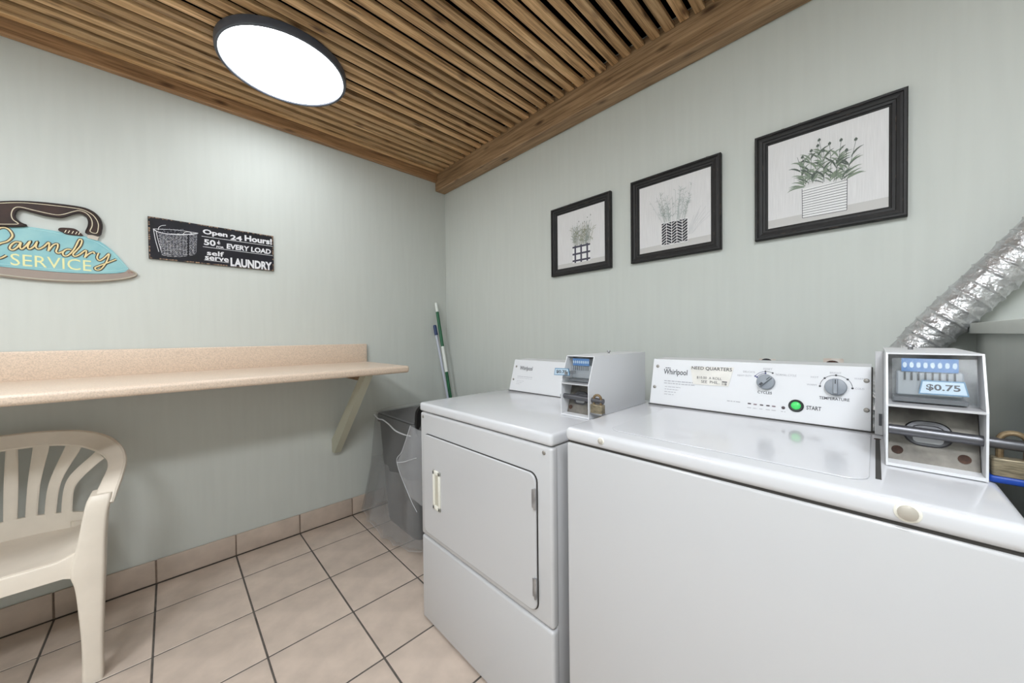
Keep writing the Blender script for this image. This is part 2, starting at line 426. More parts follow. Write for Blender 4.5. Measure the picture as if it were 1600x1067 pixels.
part('pillar', MB().prism(ziL([(975,462),(1106,488),(1086,542),(972,512)]), PL, .001, .012), 'pewter', iron)
strokes = [
 [(75,705),(20,733),(-45,740),(-95,705),(-70,630),(0,577),(90,548),(142,490),(112,428),(55,397),(-15,410),(-58,470),(-78,560),(-95,650),(-135,722),(-180,730),(-200,690)],
 [(228,562),(175,558),(128,590),(112,630),(148,645),(200,612),(238,560),(226,612),(246,636),(292,600),(340,548),(312,610),(332,636),(382,606),(418,552),(402,610),(432,636),(490,610),(545,562),(548,610),(538,658)],
 [(538,658),(590,595),(640,578),(644,615),(626,660),(652,682),(705,662)],
 [(795,642),(742,640),(702,672),(714,710),(762,704),(825,640),(872,550),(892,528),(912,545),(895,600),(850,652),(814,692),(832,716),(882,700),(955,650),(958,690),(944,730)],
 [(944,730),(985,692),(1038,668),(1052,690)],
 [(1098,678),(1080,730),(1108,762),(1160,735),(1212,688),(1204,735),(1172,800),(1120,860),(1072,866),(1060,842),(1110,820),(1190,790),(1292,750)]]
b1, b2 = MB(), MB()
for s in strokes:
    c = t2(cr(ziL(s), 5))
    b1.ribbon(c, .0115, PL, .0108); b2.tube([PL(u, v, .0115) for u, v in c], .0027, 6)
part('lettering_outline', b1, 'letter_outline', iron, smooth=False)  # dark outline of the script letters, their own colour
part('lettering', b2, 'letter_cream', iron, 'raised cream script lettering')
a0 = zi(120, 812); a1 = zi(1018, 880); hgt = zi(120, 672)[1]-a0[1]
part('lettering', text(MB(), 'SERVICE', PL, a0[0], a0[1], a1[0]-a0[0], hgt*.93, rise=0, n=.0108), 'letter_yellow', iron, 'pale yellow capital letters', smooth=False)

# ------------------------------------------------------------------ chalkboard sign
def zs(x, y): return zi(x, y, 7.273, 220, 330, WY-.012)
def zsL(L): return [zs(*p) for p in L]
sg = thing('chalkboard_sign', 'black rectangular tin sign with a basket reading Open 24 Hours self serve laundry', 'sign', (.19, WY, 1.587))
SU0, SU1, SV0, SV1 = -.064, .446, 1.587, 1.790
part('board', MB().box(SU0, SU1, WY-.012, WY-.001, SV0, SV1, .001, 1), 'sign_black', sg)
b = MB(); rr = random.Random(3)
def rag(p0, p1, nseg):
    P0, P1 = Vector(p0), Vector(p1)
    for i in range(nseg):
        if rr.random() < .2: continue
        a, c = P0.lerp(P1, i/nseg), P0.lerp(P1, (i+rr.uniform(.6, 1.1))/nseg)
        b.ribbon([a, (a+c)/2, c], [rr.uniform(.001, .004), rr.uniform(.002, .009), rr.uniform(.001, .004)], PL, .0125)
rag((SU0+.003, SV0+.003), (SU1-.003, SV0+.003), 46); rag((SU0+.003, SV1-.003), (SU1-.003, SV1-.003), 46)
rag((SU0+.004, SV0+.003), (SU0+.004, SV1-.003), 20); rag((SU1-.004, SV0+.003), (SU1-.004, SV1-.003), 20)
part('worn_edge', b, 'sign_rust', sg, smooth=False, kind='stuff')
b = MB()
def stext(s, x0, yb, x1, h, bold=.03, shear=0, nudge=0):
    p = zs(x0, yb); e = zs(x1, yb); text(b, s, PL, p[0], p[1]+nudge, e[0]-p[0], h, bold, shear, n=.0127)
stext('Open', 705, 272, 985, .033, .035); stext('24', 1018, 322, 1150, .027, .03); stext('Hours!', 1180, 338, 1490, .034, .04)
stext('50', 718, 382, 850, .031, .03); stext('c', 868, 372, 902, .013, .04); b.ribbon(zsL([(887,330),(883,378)]), .0022, PL, .0129); stext('FOR', 860, 415, 945, .0105, .03); stext('EVERY LOAD', 975, 425, 1475, .0285, .035, .06)
stext('self', 752, 498, 945, .026, .02); stext('serve', 730, 550, 1000, .020, .025); stext('LAUNDRY', 1020, 625, 1490, .047, .045)
for l in ([(690,283),(1500,400)], [(705,402),(1500,505)], [(720,553),(1000,585)]): b.ribbon(zsL(l), .0022, PL, .0127)
part('lettering', b, 'chalk', sg, 'white chalk style lettering', smooth=False)
b = MB(); b2 = MB()
rim_f = [(140,200),(180,228),(250,250),(350,262),(450,266),(550,262),(650,250)]
rim_b = [(145,200),(230,205),(330,208),(430,216),(540,232),(650,250)]
b.ribbon(t2(cr(zsL(rim_f), 4)), .0036, PL, .0128); b.ribbon(t2(cr(zsL(rim_b), 4)), .002, PL, .0128)
b.ribbon(t2(cr(zsL([(198,215),(205,185),(235,165),(285,160)]), 5)), .002, PL, .0128)
b.ribbon(t2(cr(zsL([(480,262),(500,240),(545,235),(580,250)]), 5)), .002, PL, .0128)
for xo in (0, 30): b.ribbon(t2(cr(zsL([(145+xo,210+xo*.7),(165+xo,320),(205+xo,460)]), 4)), .0022, PL, .0128)
for row in range(17):
    fy = row/16
    for c in range(24):
        fx = (c+.5*(row % 2))/24
        xl = 200+45*fy; xr = 645-20*fy
        x = xl+(xr-xl)*fx; yt = 258+ (fx-.5)**2*-40; yb = 515-(fx-.45)**2*90
        y = yt+(yb-yt)*fy
        if 525 < x < 552: continue
        q = b if rr.random() < .62 else b2
        q.ribbon(zsL([(x-7, y+rr.uniform(-3, 3)), (x+8, y+rr.uniform(-3, 3))]), rr.uniform(.0011, .0024), PL, .0127)
for c in range(12):
    fx = c/11; x = 215+420*fx
    b2.ribbon(zsL([(x, 262), (x+18*(1-fx)*1.2-6*fx, 505-60*(fx-.45)**2*2)]), .0012, PL, .0126)
for c in range(46):
    x = rr.uniform(215, 480); y = rr.uniform(205, 250)-(480-x)*.03
    b2.ribbon(zsL([(x, y), (x+9, y+rr.uniform(-2, 3))]), .0014, PL, .0126)
part('basket_drawing', b, 'chalk', sg, 'white chalk drawing of a wicker basket', smooth=False, kind='stuff')
part('basket_shading', b2, 'chalk_dim', sg, smooth=False, kind='stuff')

# ------------------------------------------------------------------ three framed prints on the right wall
def frame_thing(yc, zc, size, label):
    t = thing('framed_print', label, 'picture', (WX, yc, zc-size/2), 'framed plant prints')
    P = lambda u, v, n: V(WX-n, yc-u, zc+v)
    prof = [(0, .001), (0, .020), (.003, .024), (.009, .024), (.0105, .0205), (.016, .0215), (.024, .019), (.0255, .016), (.033, .015), (.0345, .0105), (.040, .0085), (.040, .001)]
    h = size/2; cs = ((-1, -1), (1, -1), (1, 1), (-1, 1))
    for i in range(4):
        (a, b_), (c, d) = cs[i], cs[(i+1) % 4]
        A = [P(a*(h-o), b_*(h-o), n) for o, n in prof]; B = [P(c*(h-o), d*(h-o), n) for o, n in prof]
        part('frame_rail', MB().hull([A, B]), 'frame_black', t, smooth=False)
    b = MB(); rr = random.Random(int(yc*1000))
    for k in range(26):
        i = rr.randrange(4); (a, b_), (c, d) = cs[i], cs[(i+1) % 4]; f = rr.uniform(.06, .9); o = rr.choice((.0105, .0255, .001))
        p0 = Vector((a, b_))*(h-o); p1 = Vector((c, d))*(h-o); q0 = p0.lerp(p1, f); q1 = p0.lerp(p1, f+rr.uniform(.01, .06))
        b.ribbon([q0, q1], rr.uniform(.0004, .0011), P, .0246 if o < .02 else .0196)
    part('worn_edge', b, 'frame_wear', t, smooth=False, kind='stuff')
    part('print_sheet', MB().box(WX-.008, WX-.002, yc-h+.038, yc+h-.038, zc-h+.038, zc+h-.038), 'art_paper', t)
    return t, P, h-.04
def leaf(b, x, y, a, L, wd, P, n=.0085):
    pts = []; ws = []
    for i in range(6):
        s = i/5; aa = a+.35*s*s*(1 if math.cos(a) > 0 else -1)*-1
        pts.append((x+L*s*math.cos(aa), y+L*s*math.sin(aa))); ws.append(wd*math.sin(math.pi*min(.98, s*.9+.08)))
    b.ribbon(pts, ws, P, n)
# large print: striped planter, green leaves and buds
t, P, h = frame_thing(.127, 1.740, .391, 'framed print of leafy plants in a striped planter, rightmost of three')
def zb(x, y, s=4.446, ox=1180, oy=140):
    p = at(ox+x/s, oy+y/s, 'X', WX-.009); return (.127-p.y, p.z-1.740)
part('shelf_print', MB().poly([(-h, -h), (h, -h), (h, -h+.032), (-h, -h+.030)], P, .0081), 'art_shelf', t, smooth=False)
part('planter_print', MB().poly([zb(325,690), zb(328,892), zb(636,836), zb(640,620)], P, .0083), 'white_print', t, smooth=False)
b = MB(); q = [zb(325,690), zb(328,892), zb(636,836), zb(640,620)]
b.ribbon([q[0], q[1]], .0014, P, .0087); b.ribbon([q[2], q[3]], .0014, P, .0087)
for i in range(12):
    f = i/11.0; a = Vector(q[0]).lerp(Vector(q[1]), .08+.92*f); c = Vector(q[3]).lerp(Vector(q[2]), .03+.97*f); b.ribbon([a, c], .0016, P, .0087)
part('planter_stripes', b, 'ink_black', t, smooth=False, kind='stuff')
b, bd = MB(), MB(); rr = random.Random(5)
stems = [((340,670),(292,470)),((350,660),(328,475)),((370,660),(390,430)),((420,640),(435,395)),((470,650),(475,430)),((480,640),(445,355)),((520,640),(517,380)),((545,640),(597,355)),((600,630),(635,425)),((620,625),(700,350)),((400,650),(372,560)),((560,640),(560,470))]
for s0, s1 in stems:
    a, c = Vector(zb(*s0)), Vector(zb(*s1)); bd.ribbon([a, a.lerp(c, .5)+Vector((.003, 0)), c], .0011, P, .0086)
    if s1[1] != 560 and s1[1] != 470:
        for k in range(4):
            bd.ribbon([c+Vector((-.0035+.0018*k, -.002)), c+Vector((-.003+.002*k, .004)), c+Vector((0, .009))], [.0012, .0026, .0005], P, .0088)
    for k in range(10):
        f = rr.uniform(0, .78); p = a.lerp(c, f); sd = rr.choice((-1, 1)); an = math.pi/2+sd*rr.uniform(.25, .85)
        leaf(b if rr.random() < .62 else bd, p.x, p.y, an, rr.uniform(.022, .046), rr.uniform(.0032, .0060), P, .0084+rr.random()*.0003)
for s0, an in (((340,680),2.55),((345,675),2.75),((350,670),2.3),((630,625),.7),((635,620),.95),((330,680),2.95),((640,618),.55)):
    p = zb(*s0); leaf(b, p[0], p[1], an, .045, .005, P, .0085)
part('leaf_print', b, 'ink_green', t, smooth=False, kind='stuff'); part('stem_print', bd, 'ink_green_dark', t, smooth=False, kind='stuff')
# middle print: herringbone pot and pale sprigs
t, P, h = frame_thing(.634, 1.733, .391, 'framed print of pale sprigs in a black herringbone pot, middle of three')
def zm(x, y, s=6.1, ox=985, oy=240):
    p = at(ox+x/s, oy+y/s, 'X', WX-.009); return (.634-p.y, p.z-1.733)
part('shelf_print', MB().poly([(-h, -h), (h, -h), (h, -h+.030), (-h, -h+.026)], P, .0081), 'art_shelf', t, smooth=False)
c0 = zm(296,665); c1 = zm(545,612); lo = zm(300,880)[1]; hi = (c0[1]+c1[1])/2
part('pot_print', MB().poly([(c0[0], lo), (c1[0], lo), (c1[0], hi), (c0[0], hi)], P, .0083), 'ink_black', t, smooth=False)
b = MB(); wdt = (c1[0]-c0[0])/5
for k in range(6): b.ribbon([(c0[0]+k*wdt, lo), (c0[0]+k*wdt, hi)], .0020, P, .0088)
for k in range(5):
    for j in range(10):
        y = lo+(hi-lo)*(j-.5)/8.0; d = .014*(1 if k % 2 == 0 else -1)
        ya, yb = y-d/2, y+d/2
        ya = min(max(ya, lo), hi); yb = min(max(yb, lo), hi)
        b.ribbon([(c0[0]+k*wdt, ya), (c0[0]+(k+1)*wdt, yb)], .0026, P, .0087)
part('pot_pattern', b, 'white_print', t, smooth=False, kind='stuff')
b, bd = MB(), MB(); rr = random.Random(11)
for k in range(38):
    x = rr.uniform(c0[0]+.008, c1[0]-.008); sp = (x-(c0[0]+c1[0])/2)/(c1[0]-c0[0]); L = rr.uniform(.06, .15)
    an = math.pi/2-sp*rr.uniform(.3, 1.1)+rr.uniform(-.12, .12); e = (x+L*math.cos(an), hi+L*math.sin(an))
    q = bd if k % 3 else b
    q.ribbon([(x, hi-.004), ((x+e[0])/2+rr.uniform(-.003, .003), (hi+e[1])/2), e], .0009, P, .0085)
    for j in range(6):
        f = rr.uniform(.15, 1); px, py = x+(e[0]-x)*f, hi+(e[1]-hi)*f
        leaf(q, px, py, an+rr.choice((-1, 1))*rr.uniform(.3, .8), rr.uniform(.008, .018), .0017, P, .0084)
part('sprig_print', b, 'ink_grey', t, smooth=False, kind='stuff'); part('sprig_print', bd, 'ink_pale', t, smooth=False, kind='stuff')
b = MB()
for k in range(14):
    x = c1[0]+rr.uniform(.0, .02); an = rr.uniform(.5, 1.2); L = rr.uniform(.05, .11); e = (min(x+L*math.cos(an), h-.004), lo+.05+L*math.sin(an))
    b.ribbon([(x, lo+.03), ((x+e[0])/2, (lo+.04+e[1])/2), e], .0022, P, .0083)
part('shadow_print', b, 'art_shade', t, smooth=False, kind='stuff')
# small print: plaid pot
t, P, h = frame_thing(1.1335, 1.731, .389, 'framed print of grasses in a plaid pot, leftmost of three')
def zq(x, y, s=7.62, ox=860, oy=300):
    p = at(ox+x/s, oy+y/s, 'X', WX-.009); return (1.1335-p.y, p.z-1.731)
part('shelf_print', MB().poly([(-h, -h), (h, -h), (h, -h+.026), (-h, -h+.024)], P, .0081), 'art_shelf', t, smooth=False)
c0 = zq(262,640); c1 = zq(472,600); lo = zq(265,850)[1]; hi = (c0[1]+c1[1])/2
part('pot_print', MB().poly([(c0[0], lo), (c1[0], lo), (c1[0], hi), (c0[0], hi)], P, .0083), 'white_print', t, smooth=False)
b = MB()
for f in (.16, .5, .84): b.ribbon([(c0[0]+(c1[0]-c0[0])*f, lo), (c0[0]+(c1[0]-c0[0])*f, hi)], .0105, P, .0086)
for f in (.12, .5, .9): b.ribbon([(c0[0], lo+(hi-lo)*f), (c1[0], lo+(hi-lo)*f)], .0100, P, .0087)
part('plaid_print', b, 'ink_plaid', t, smooth=False, kind='stuff')
b, bd = MB(), MB(); rr = random.Random(21)
for k in range(46):
    x = rr.uniform(c0[0]+.004, c1[0]-.004); sp = (x-(c0[0]+c1[0])/2)/(c1[0]-c0[0]); L = rr.uniform(.05, .125)
    an = math.pi/2-sp*rr.uniform(.2, .9)+rr.uniform(-.1, .1); e = (x+L*math.cos(an), hi+L*math.sin(an))
    q = bd if k % 2 else b
    q.ribbon([(x, hi-.004), ((x+e[0])/2+rr.uniform(-.003, .003), (hi+e[1])/2), e], .0012, P, .0085)
    for j in range(4): leaf(q, x+(e[0]-x)*rr.uniform(.1, .9), hi+(e[1]-hi)*rr.uniform(.1, .9), an+rr.choice((-1, 1))*.5, rr.uniform(.01, .025), .0022, P, .0084)
part('grass_print', b, 'ink_olive', t, smooth=False, kind='stuff'); part('grass_print', bd, 'ink_grey', t, smooth=False, kind='stuff')
b = MB()
for p in ((338,352),(405,352),(440,300),(478,270),(385,372)):
    u, v = zq(*p); b.ribbon([(u, v-.004), (u, v), (u, v+.004)], [.001, .005, .001], P, .0088)
part('bud_print', b, 'ink_green_dark', t, smooth=False, kind='stuff')

# ------------------------------------------------------------------ dryer
DX, DL, DR, DT = .75, 1.330, .620, .919       # front, left side, right side, top
def screw(parent, x, y, z, r=.006, axis='X', name='screw'):
    return part(name, MB().lathe((x, y, z), [(r, .002), (r, -.0015), (r*.7, -.003), (r*.2, -.0032)], axis=axis, n=16), 'screw', parent)
def rrect(u0, u1, v0, v1, r, n=5):
    out = []
    for cx, cy, a0 in ((u1-r, v1-r, 0), (u0+r, v1-r, 90), (u0+r, v0+r, 180), (u1-r, v0+r, 270)):
        for k in range(n+1):
            a = math.radians(a0+90*k/n); out.append((cx+r*math.cos(a), cy+r*math.sin(a)))
    return out
dry = thing('dryer', 'white clothes dryer with square side-hinged door, beside the covered bin', 'dryer', (DX+.34, DL, 0))
part('cabinet', MB().box(DX+.022, 1.42, DR+.003, DL-.003, .012, .880, .004, 2), 'white_enamel', dry)
part('foot_plinth', MB().box(DX+.04, 1.40, DR+.02, DL-.02, .001, .013), 'seam_dark', dry)
part('top_panel', MB().box(DX-.002, 1.43, DR-.002, DL+.002, .883, DT, .010, 4), 'enamel_top', dry)
part('upper_front_panel', MB().box(DX, DX+.03, DR, DL, .368, .8795, .010, 4), 'white_enamel', dry)
part('lower_front_panel', MB().box(DX, DX+.03, DR, DL, .014, .363, .010, 4), 'white_enamel', dry)
PD = lambda u, v, n: V(DX-n, -u, v)
part('door_gap', MB().prism(rrect(-1.2955, -.6725, .3925, .7975, .027), PD, .0, .0012), 'seam_dark', dry)
door = part('door', MB().prism(rrect(-1.293, -.675, .395, .795, .025), PD, .0014, .0095), 'white_enamel', dry)
for mod in (door,):
    bv = mod.modifiers.new('bevel', 'BEVEL'); bv.width = .003; bv.segments = 3; bv.limit_method = 'ANGLE'
hd = MB()
hu0, hu1, hv0, hv1 = -1.216, -1.166, .515, .668
hd.box(DX-.0155, DX-.009, -hu0-.012, -hu0, hv0, hv1, .002, 2); hd.box(DX-.0155, DX-.009, -hu1, -hu1+.012, hv0, hv1, .002, 2)
hd.box(DX-.0155, DX-.009, -hu1, -hu0, hv1-.016, hv1, .002, 2); hd.box(DX-.0155, DX-.009, -hu1, -hu0, hv0, hv0+.016, .002, 2)
hp = part('handle', hd, 'handle_cream', door, 'cream recessed pull handle')
part('handle_recess', MB().box(DX-.0102, DX-.0092, -hu1+.010, -hu0-.010, hv0+.014, hv1-.014), 'handle_inner', door)
for zz in (.725, .467):
    b = MB(); b.tube([(DX-.0105, .676, zz-.030), (DX-.0105, .676, zz+.030)], .0042, 12); b.box(DX-.0112, DX-.0098, .676, .687, zz-.026, zz+.026)
    part('hinge', b, 'steel', door, 'metal hinge')
screw(dry, DX, 1.306, .862); screw(dry, DX, .648, .862)
# dryer console
def console(parent, yl, yr, z0, z1, xb, xt, dep):
    return part('console', MB().prism([(xb, z0), (xt, z1), (xt+dep*.6, z1+.002), (xb+dep, z0)], lambda u, v, n: V(u, n, v), yr, yl), 'console_white', parent)
dc = console(dry, 1.292, .757, DT+.0005, 1.071, 1.232, 1.276, .16)
part('console_seam', MB().box(1.2275, 1.24, .76, 1.294, DT+.0002, DT+.0022), 'seam_dark', dc)
def console_plane(xb, xt, z0, z1):
    d = Vector((xt-xb, 0, z1-z0)); L = d.length; d.normalize(); nn = Vector((-d.z, 0, d.x))
    return (lambda u, v, n: Vector((xb, -u, z0)) + d*v + nn*n), L
PC, CL = console_plane(1.232, 1.276, DT, 1.071)
def cscrew(parent, P, u, v, r=.0055):
    b = MB(); rings = []
    for rad, n in ((r, .0002), (r, .0015), (r*.6, .0028)): rings.append([P(u+rad*math.cos(a*math.pi/8), v+rad*math.sin(a*math.pi/8), n) for a in range(16)])
    return part('screw', b.hull(rings), 'screw', parent)
cscrew(dc, PC, -1.272, CL*.78); cscrew(dc, PC, -1.276, CL*.36)
part('lettering', text(MB(), 'Whirlpool', PC, -1.245, CL*.64, .085, .026, .012), 'print_dark', dc, 'dark brand lettering', smooth=False)
def dashes(b, P, u, v, L, seed, w=.0022, n=.0006):
    rr = random.Random(seed); x = u
    while x < u+L:
        d = rr.uniform(.004, .012); b.ribbon([(x, v), (min(x+d, u+L), v)], w, P, n); x += d+rr.uniform(.001, .003)
b = MB()
dashes(b, PC, -1.252, CL*.47, .10, 1); dashes(b, PC, -1.252, CL*.42, .10, 2, .0012)
for k in range(3): dashes(b, PC, -1.252, CL*(.33-.05*k), .05-.01*k, 3+k, .0012)
part('fine_print', b, 'print_grey', dc, 'faint lines of small print', smooth=False, kind='stuff')

# ------------------------------------------------------------------ washer
WF, WL, WR, WT = .753, .573, -.137, .949
wash = thing('washer', 'white top-loading washer with dials and a green start button', 'washer', (WF+.34, WL, 0))
part('cabinet', MB().box(WF+.018, 1.42, WR+.003, WL-.003, .01, .909, .004, 2), 'white_enamel', wash)
part('front_panel', MB().box(WF+.002, WF+.03, WR, WL, .02, .9085, .007, 3), 'white_enamel', wash)
part('plinth', MB().box(WF+.05, 1.40, WR+.02, WL-.02, .001, .012), 'seam_dark', wash)
part('front_seam', MB().box(WF+.006, WF+.05, WR+.004, WL-.004, .9075, .9135), 'seam_dark', wash)
part('top_panel', MB().box(WF-.003, 1.43, WR-.002, WL+.002, .9125, WT, .012, 4), 'enamel_top', wash)
lid = part('lid', MB().prism(rrect(.80, 1.165, .006, .475, .03), lambda u, v, n: V(u, v, WT+n), .0002, .0022), 'enamel_top', wash)
bv = lid.modifiers.new('bevel', 'BEVEL'); bv.width = .0012; bv.segments = 2; bv.limit_method = 'ANGLE'
part('lid_slot', MB().box(.83, 1.145, -.008, -.001, WT-.001, WT+.0006), 'seam_dark', wash, 'dark slot beside the lid')
part('rust_spot', MB().lathe((1.143, -.004, 0), [(.006, WT), (.005, WT+.0009)], n=10), 'rust', wash)
for sy, r in ((.465, .0062), (-.033, .0105)):
    part('bumper', MB().lathe((WF-.003, sy, .933), [(r*1.35, .001), (r*1.35, -.001), (r*1.1, -.002)], axis='X', n=20), 'handle_cream', wash)
    part('screw_head', MB().lathe((WF-.0045, sy, .933), [(r, .001), (r, -.003), (r*.6, -.005), (r*.1, -.0055)], axis='X', n=18), 'screw_pale', wash)
wc = console(wash, .552, .0065, WT+.0005, 1.104, 1.208, 1.246, .17)
part('console_seam', MB().box(1.203, 1.22, -.002, .554, WT+.0002, WT+.003), 'seam_dark', wc)
part('console_side_seam', MB().prism([(1.209, WT), (1.247, 1.104), (1.252, 1.104), (1.215, WT)], lambda u, v, n: V(u, n, v), .0035, .0062), 'seam_dark', wc)
PW, WLn = console_plane(1.208, 1.246, WT, 1.104)
def cw(px, py):
    """photo pixel -> (u,v) on the washer's sloping console face"""
    d = _f + _r*((px-800)/FPX) + _u*((533.5-py)/FPX)
    o = PW(0, 0, 0); nn = PW(0, 0, 1)-o; tt = (o-EYE).dot(nn)/d.dot(nn); q = EYE+d*tt-o
    return (-q.y, q.dot(PW(0, 1, 0)-o))
for p in ((1028,572),(1023,604),(1354,595),(1354,641)): u, v = cw(*p); cscrew(wc, PW, u, v, .0055)
def cdisc(P, u, v, prof, n=28):
    return MB().hull([[P(u+r*math.cos(2*math.pi*k/n), v+r*math.sin(2*math.pi*k/n), h) for k in range(n)] for r, h in prof])
for (px, py, tilt) in ((1197, 597, -.75), (1306, 605, 0)):
    u, v = cw(px, py)
    kb = part('knob', cdisc(PW, u, v, [(.0215, .0004), (.0215, .010), (.0205, .012), (.0195, .0125)]), 'knob_grey', wc, 'round grey dial')
    g = MB(); du, dv = math.sin(-tilt), math.cos(tilt); q = []
    for s, w_ in ((-.019, .005), (.019, .005)):
        pass
    Pg = lambda a, c, n: PW(u+a*dv+c*du, v-a*du+c*dv, n)
    g.hull([[Pg(-.0045, -.0195, .012), Pg(.0045, -.0195, .012), Pg(.0045, .0195, .012), Pg(-.0045, .0195, .012)], [Pg(-.0035, -.0185, .022), Pg(.0035, -.0185, .022), Pg(.0035, .0185, .022), Pg(-.0035, .0185, .022)]])
    part('grip', g, 'knob_grey', kb)
    b = MB(); b.ribbon([(0, .006), (0, .017)], .0022, Pg, .0224)
    if tilt: b.ribbon([(0, -.017), (0, -.007)], .006, Pg, .0224)
    part('pointer_mark', b, 'knob_dark', kb, smooth=False)
b, bn, bf = MB(), MB(), MB()
u, v = cw(1197, 597)
for rad, a0, a1, q in ((.031, 95, 150, bn), (.026, 95, 150, bn), (.031, 62, 95, b)):
    q.ribbon([(u+rad*math.cos(math.radians(a)), v+rad*math.sin(math.radians(a))) for a in range(a0, a1+1, 5)], .0012, PW, .0006)
    for a in (a0, a1): q.poly([(u+rad*math.cos(math.radians(a))+.0024*math.cos(k*math.pi/4), v+rad*math.sin(math.radians(a))+.0024*math.sin(k*math.pi/4)) for k in range(8)], PW, .0008)
u2, v2 = cw(1306, 605)
b.ribbon([(u2+.031*math.cos(math.radians(a)), v2+.031*math.sin(math.radians(a))) for a in range(0, 181, 6)], .0011, PW, .0006)
for a in (0, 45, 90, 135, 180): b.poly([(u2+.031*math.cos(math.radians(a))+.0025*math.cos(k*math.pi/4), v2+.031*math.sin(math.radians(a))+.0025*math.sin(k*math.pi/4)) for k in range(8)], PW, .0008)
text(b, 'CYCLES', PW, u-.019, v-.034, .034, .0075, .01); text(b, 'TEMPERATURE', PW, u2-.032, v2-.034, .058, .0075, .01)
us, vs = cw(1260, 638); text(b, 'START', PW, us, vs-.003, .030, .0105, .02)
text(bf, 'HEAVY DUTY', PW, u-.072, v+.0125, .036, .0052); text(bf, 'DELICATE', PW, u-.058, v+.0245, .030, .0052)
text(bf, 'NORMAL CYCLE', PW, u+.022, v+.021, .046, .0055); text(bf, 'RESET', PW, u-.008, v+.0355, .022, .0055)
text(bf, 'WARM', PW, u2+.034, v2+.023, .018, .0045); text(bf, 'COLD', PW, u2+.036, v2-.002, .016, .0045)
text(bf, 'HOT', PW, u2-.05, v2+.021, .016, .0045); text(bf, 'WARM', PW, u2-.058, v2, .02, .0045)
text(bf, 'BRIGHT', PW, u2-.012, v2+.035, .022, .0045)
ul, vl = cw(1136, 626); dashes(bf, PW, ul, vl, .035, 9, .0022)
for px, py in ((1171,631.5),(1180,632.6),(1190,633.6),(1200,634.6),(1209,635.6),(1224,637.5)):
    uu, vv = cw(px, py); dashes(bf, PW, uu-.005, vv-.010, .010, px, .0016)
uW, vW = cw(1037, 584); text(b, 'Whirlpool', PW, uW, vW-.006, .078, .024, .012)
uS, vS = cw(1040, 574.5); dashes(b, PW, uS, vS, .018, 4, .0024)
ub, vb = cw(1038, 594.5); dashes(bf, PW, ub, vb, .12, 5, .0028); dashes(bf, PW, ub, vb-.008, .10, 6, .0024)
for k in range(4): dashes(bf, PW, ub+.004, vb-.020-.0085*k, .052-.007*k, 17+k, .0018)
part('lettering', b, 'print_dark', wc, 'dark printed lettering', smooth=False, kind='stuff')
part('dial_arc', bn, 'print_navy', wc, smooth=False)
part('fine_print', bf, 'print_grey', wc, 'faint small printed captions', smooth=False, kind='stuff')
for k, (px, py) in enumerate(((1171,630.5),(1180,631.8),(1190,632.8),(1200,633.8),(1209,634.8))):
    uu, vv = cw(px, py)
    part('indicator', MB().prism(rrect(uu-.0042, uu+.0042, vv-.0017, vv+.0017, .0012, 2), PW, .0003, .0012), 'led_pale' if k in (1, 4) else 'led_dark', wc)
uu, vv = cw(1224, 637); part('indicator', cdisc(PW, uu, vv, [(.0042, .0003), (.0042, .0014), (.003, .002)], 16), 'led_dark', wc)
uu, vv = cw(1244, 634)
bt = part('start_button', cdisc(PW, uu, vv, [(.0165, .0003), (.0165, .003), (.014, .0045), (.0105, .004)]), 'button_ring', wc, 'black ring of the start button')
part('button_cap', cdisc(PW, uu, vv, [(.0105, .0035), (.0105, .006), (.008, .008), (.003, .0085)]), 'button_green', bt, 'lit green button')

# paper notice taped on the washer console
nt = thing('paper_notice', 'curling paper notice about quarters taped on the washer console', 'notice', PW(-.42, .05, .001))
c = [cw(1079, 573), cw(1147, 574), cw(1138, 604), cw(1083, 600)]
part('sheet', MB().prism([c[0], c[3], c[2], c[1]], PW, .0012, .0018), 'notice_paper', nt, smooth=False)
b = MB(); Pn = lambda u, v, n: PW(u, v, .0018+n)
p = cw(1081, 577); e = cw(1144, 579); text(b, 'NEED QUARTERS', Pn, p[0], p[1]-.002, e[0]-p[0], .0125, .01)
p = cw(1089, 591); e = cw(1128, 593); text(b, '$10.00  A ROLL', Pn, p[0], p[1]-.002, e[0]-p[0], .009, .0)
p = cw(1096, 597); e = cw(1125, 600); text(b, 'SEE  PHIL..', Pn, p[0], p[1]-.0025, e[0]-p[0], .009, .0)
p = cw(1128, 601); b.ribbon([(p[0], p[1]+.0085), (p[0]+.014, p[1]+.0085)], .003, Pn, .0006); text(b, '118', Pn, p[0]+.001, p[1]-.002, .012, .0075, .02)
part('lettering', b, 'print_dark', nt, 'dark printed lettering', smooth=False)

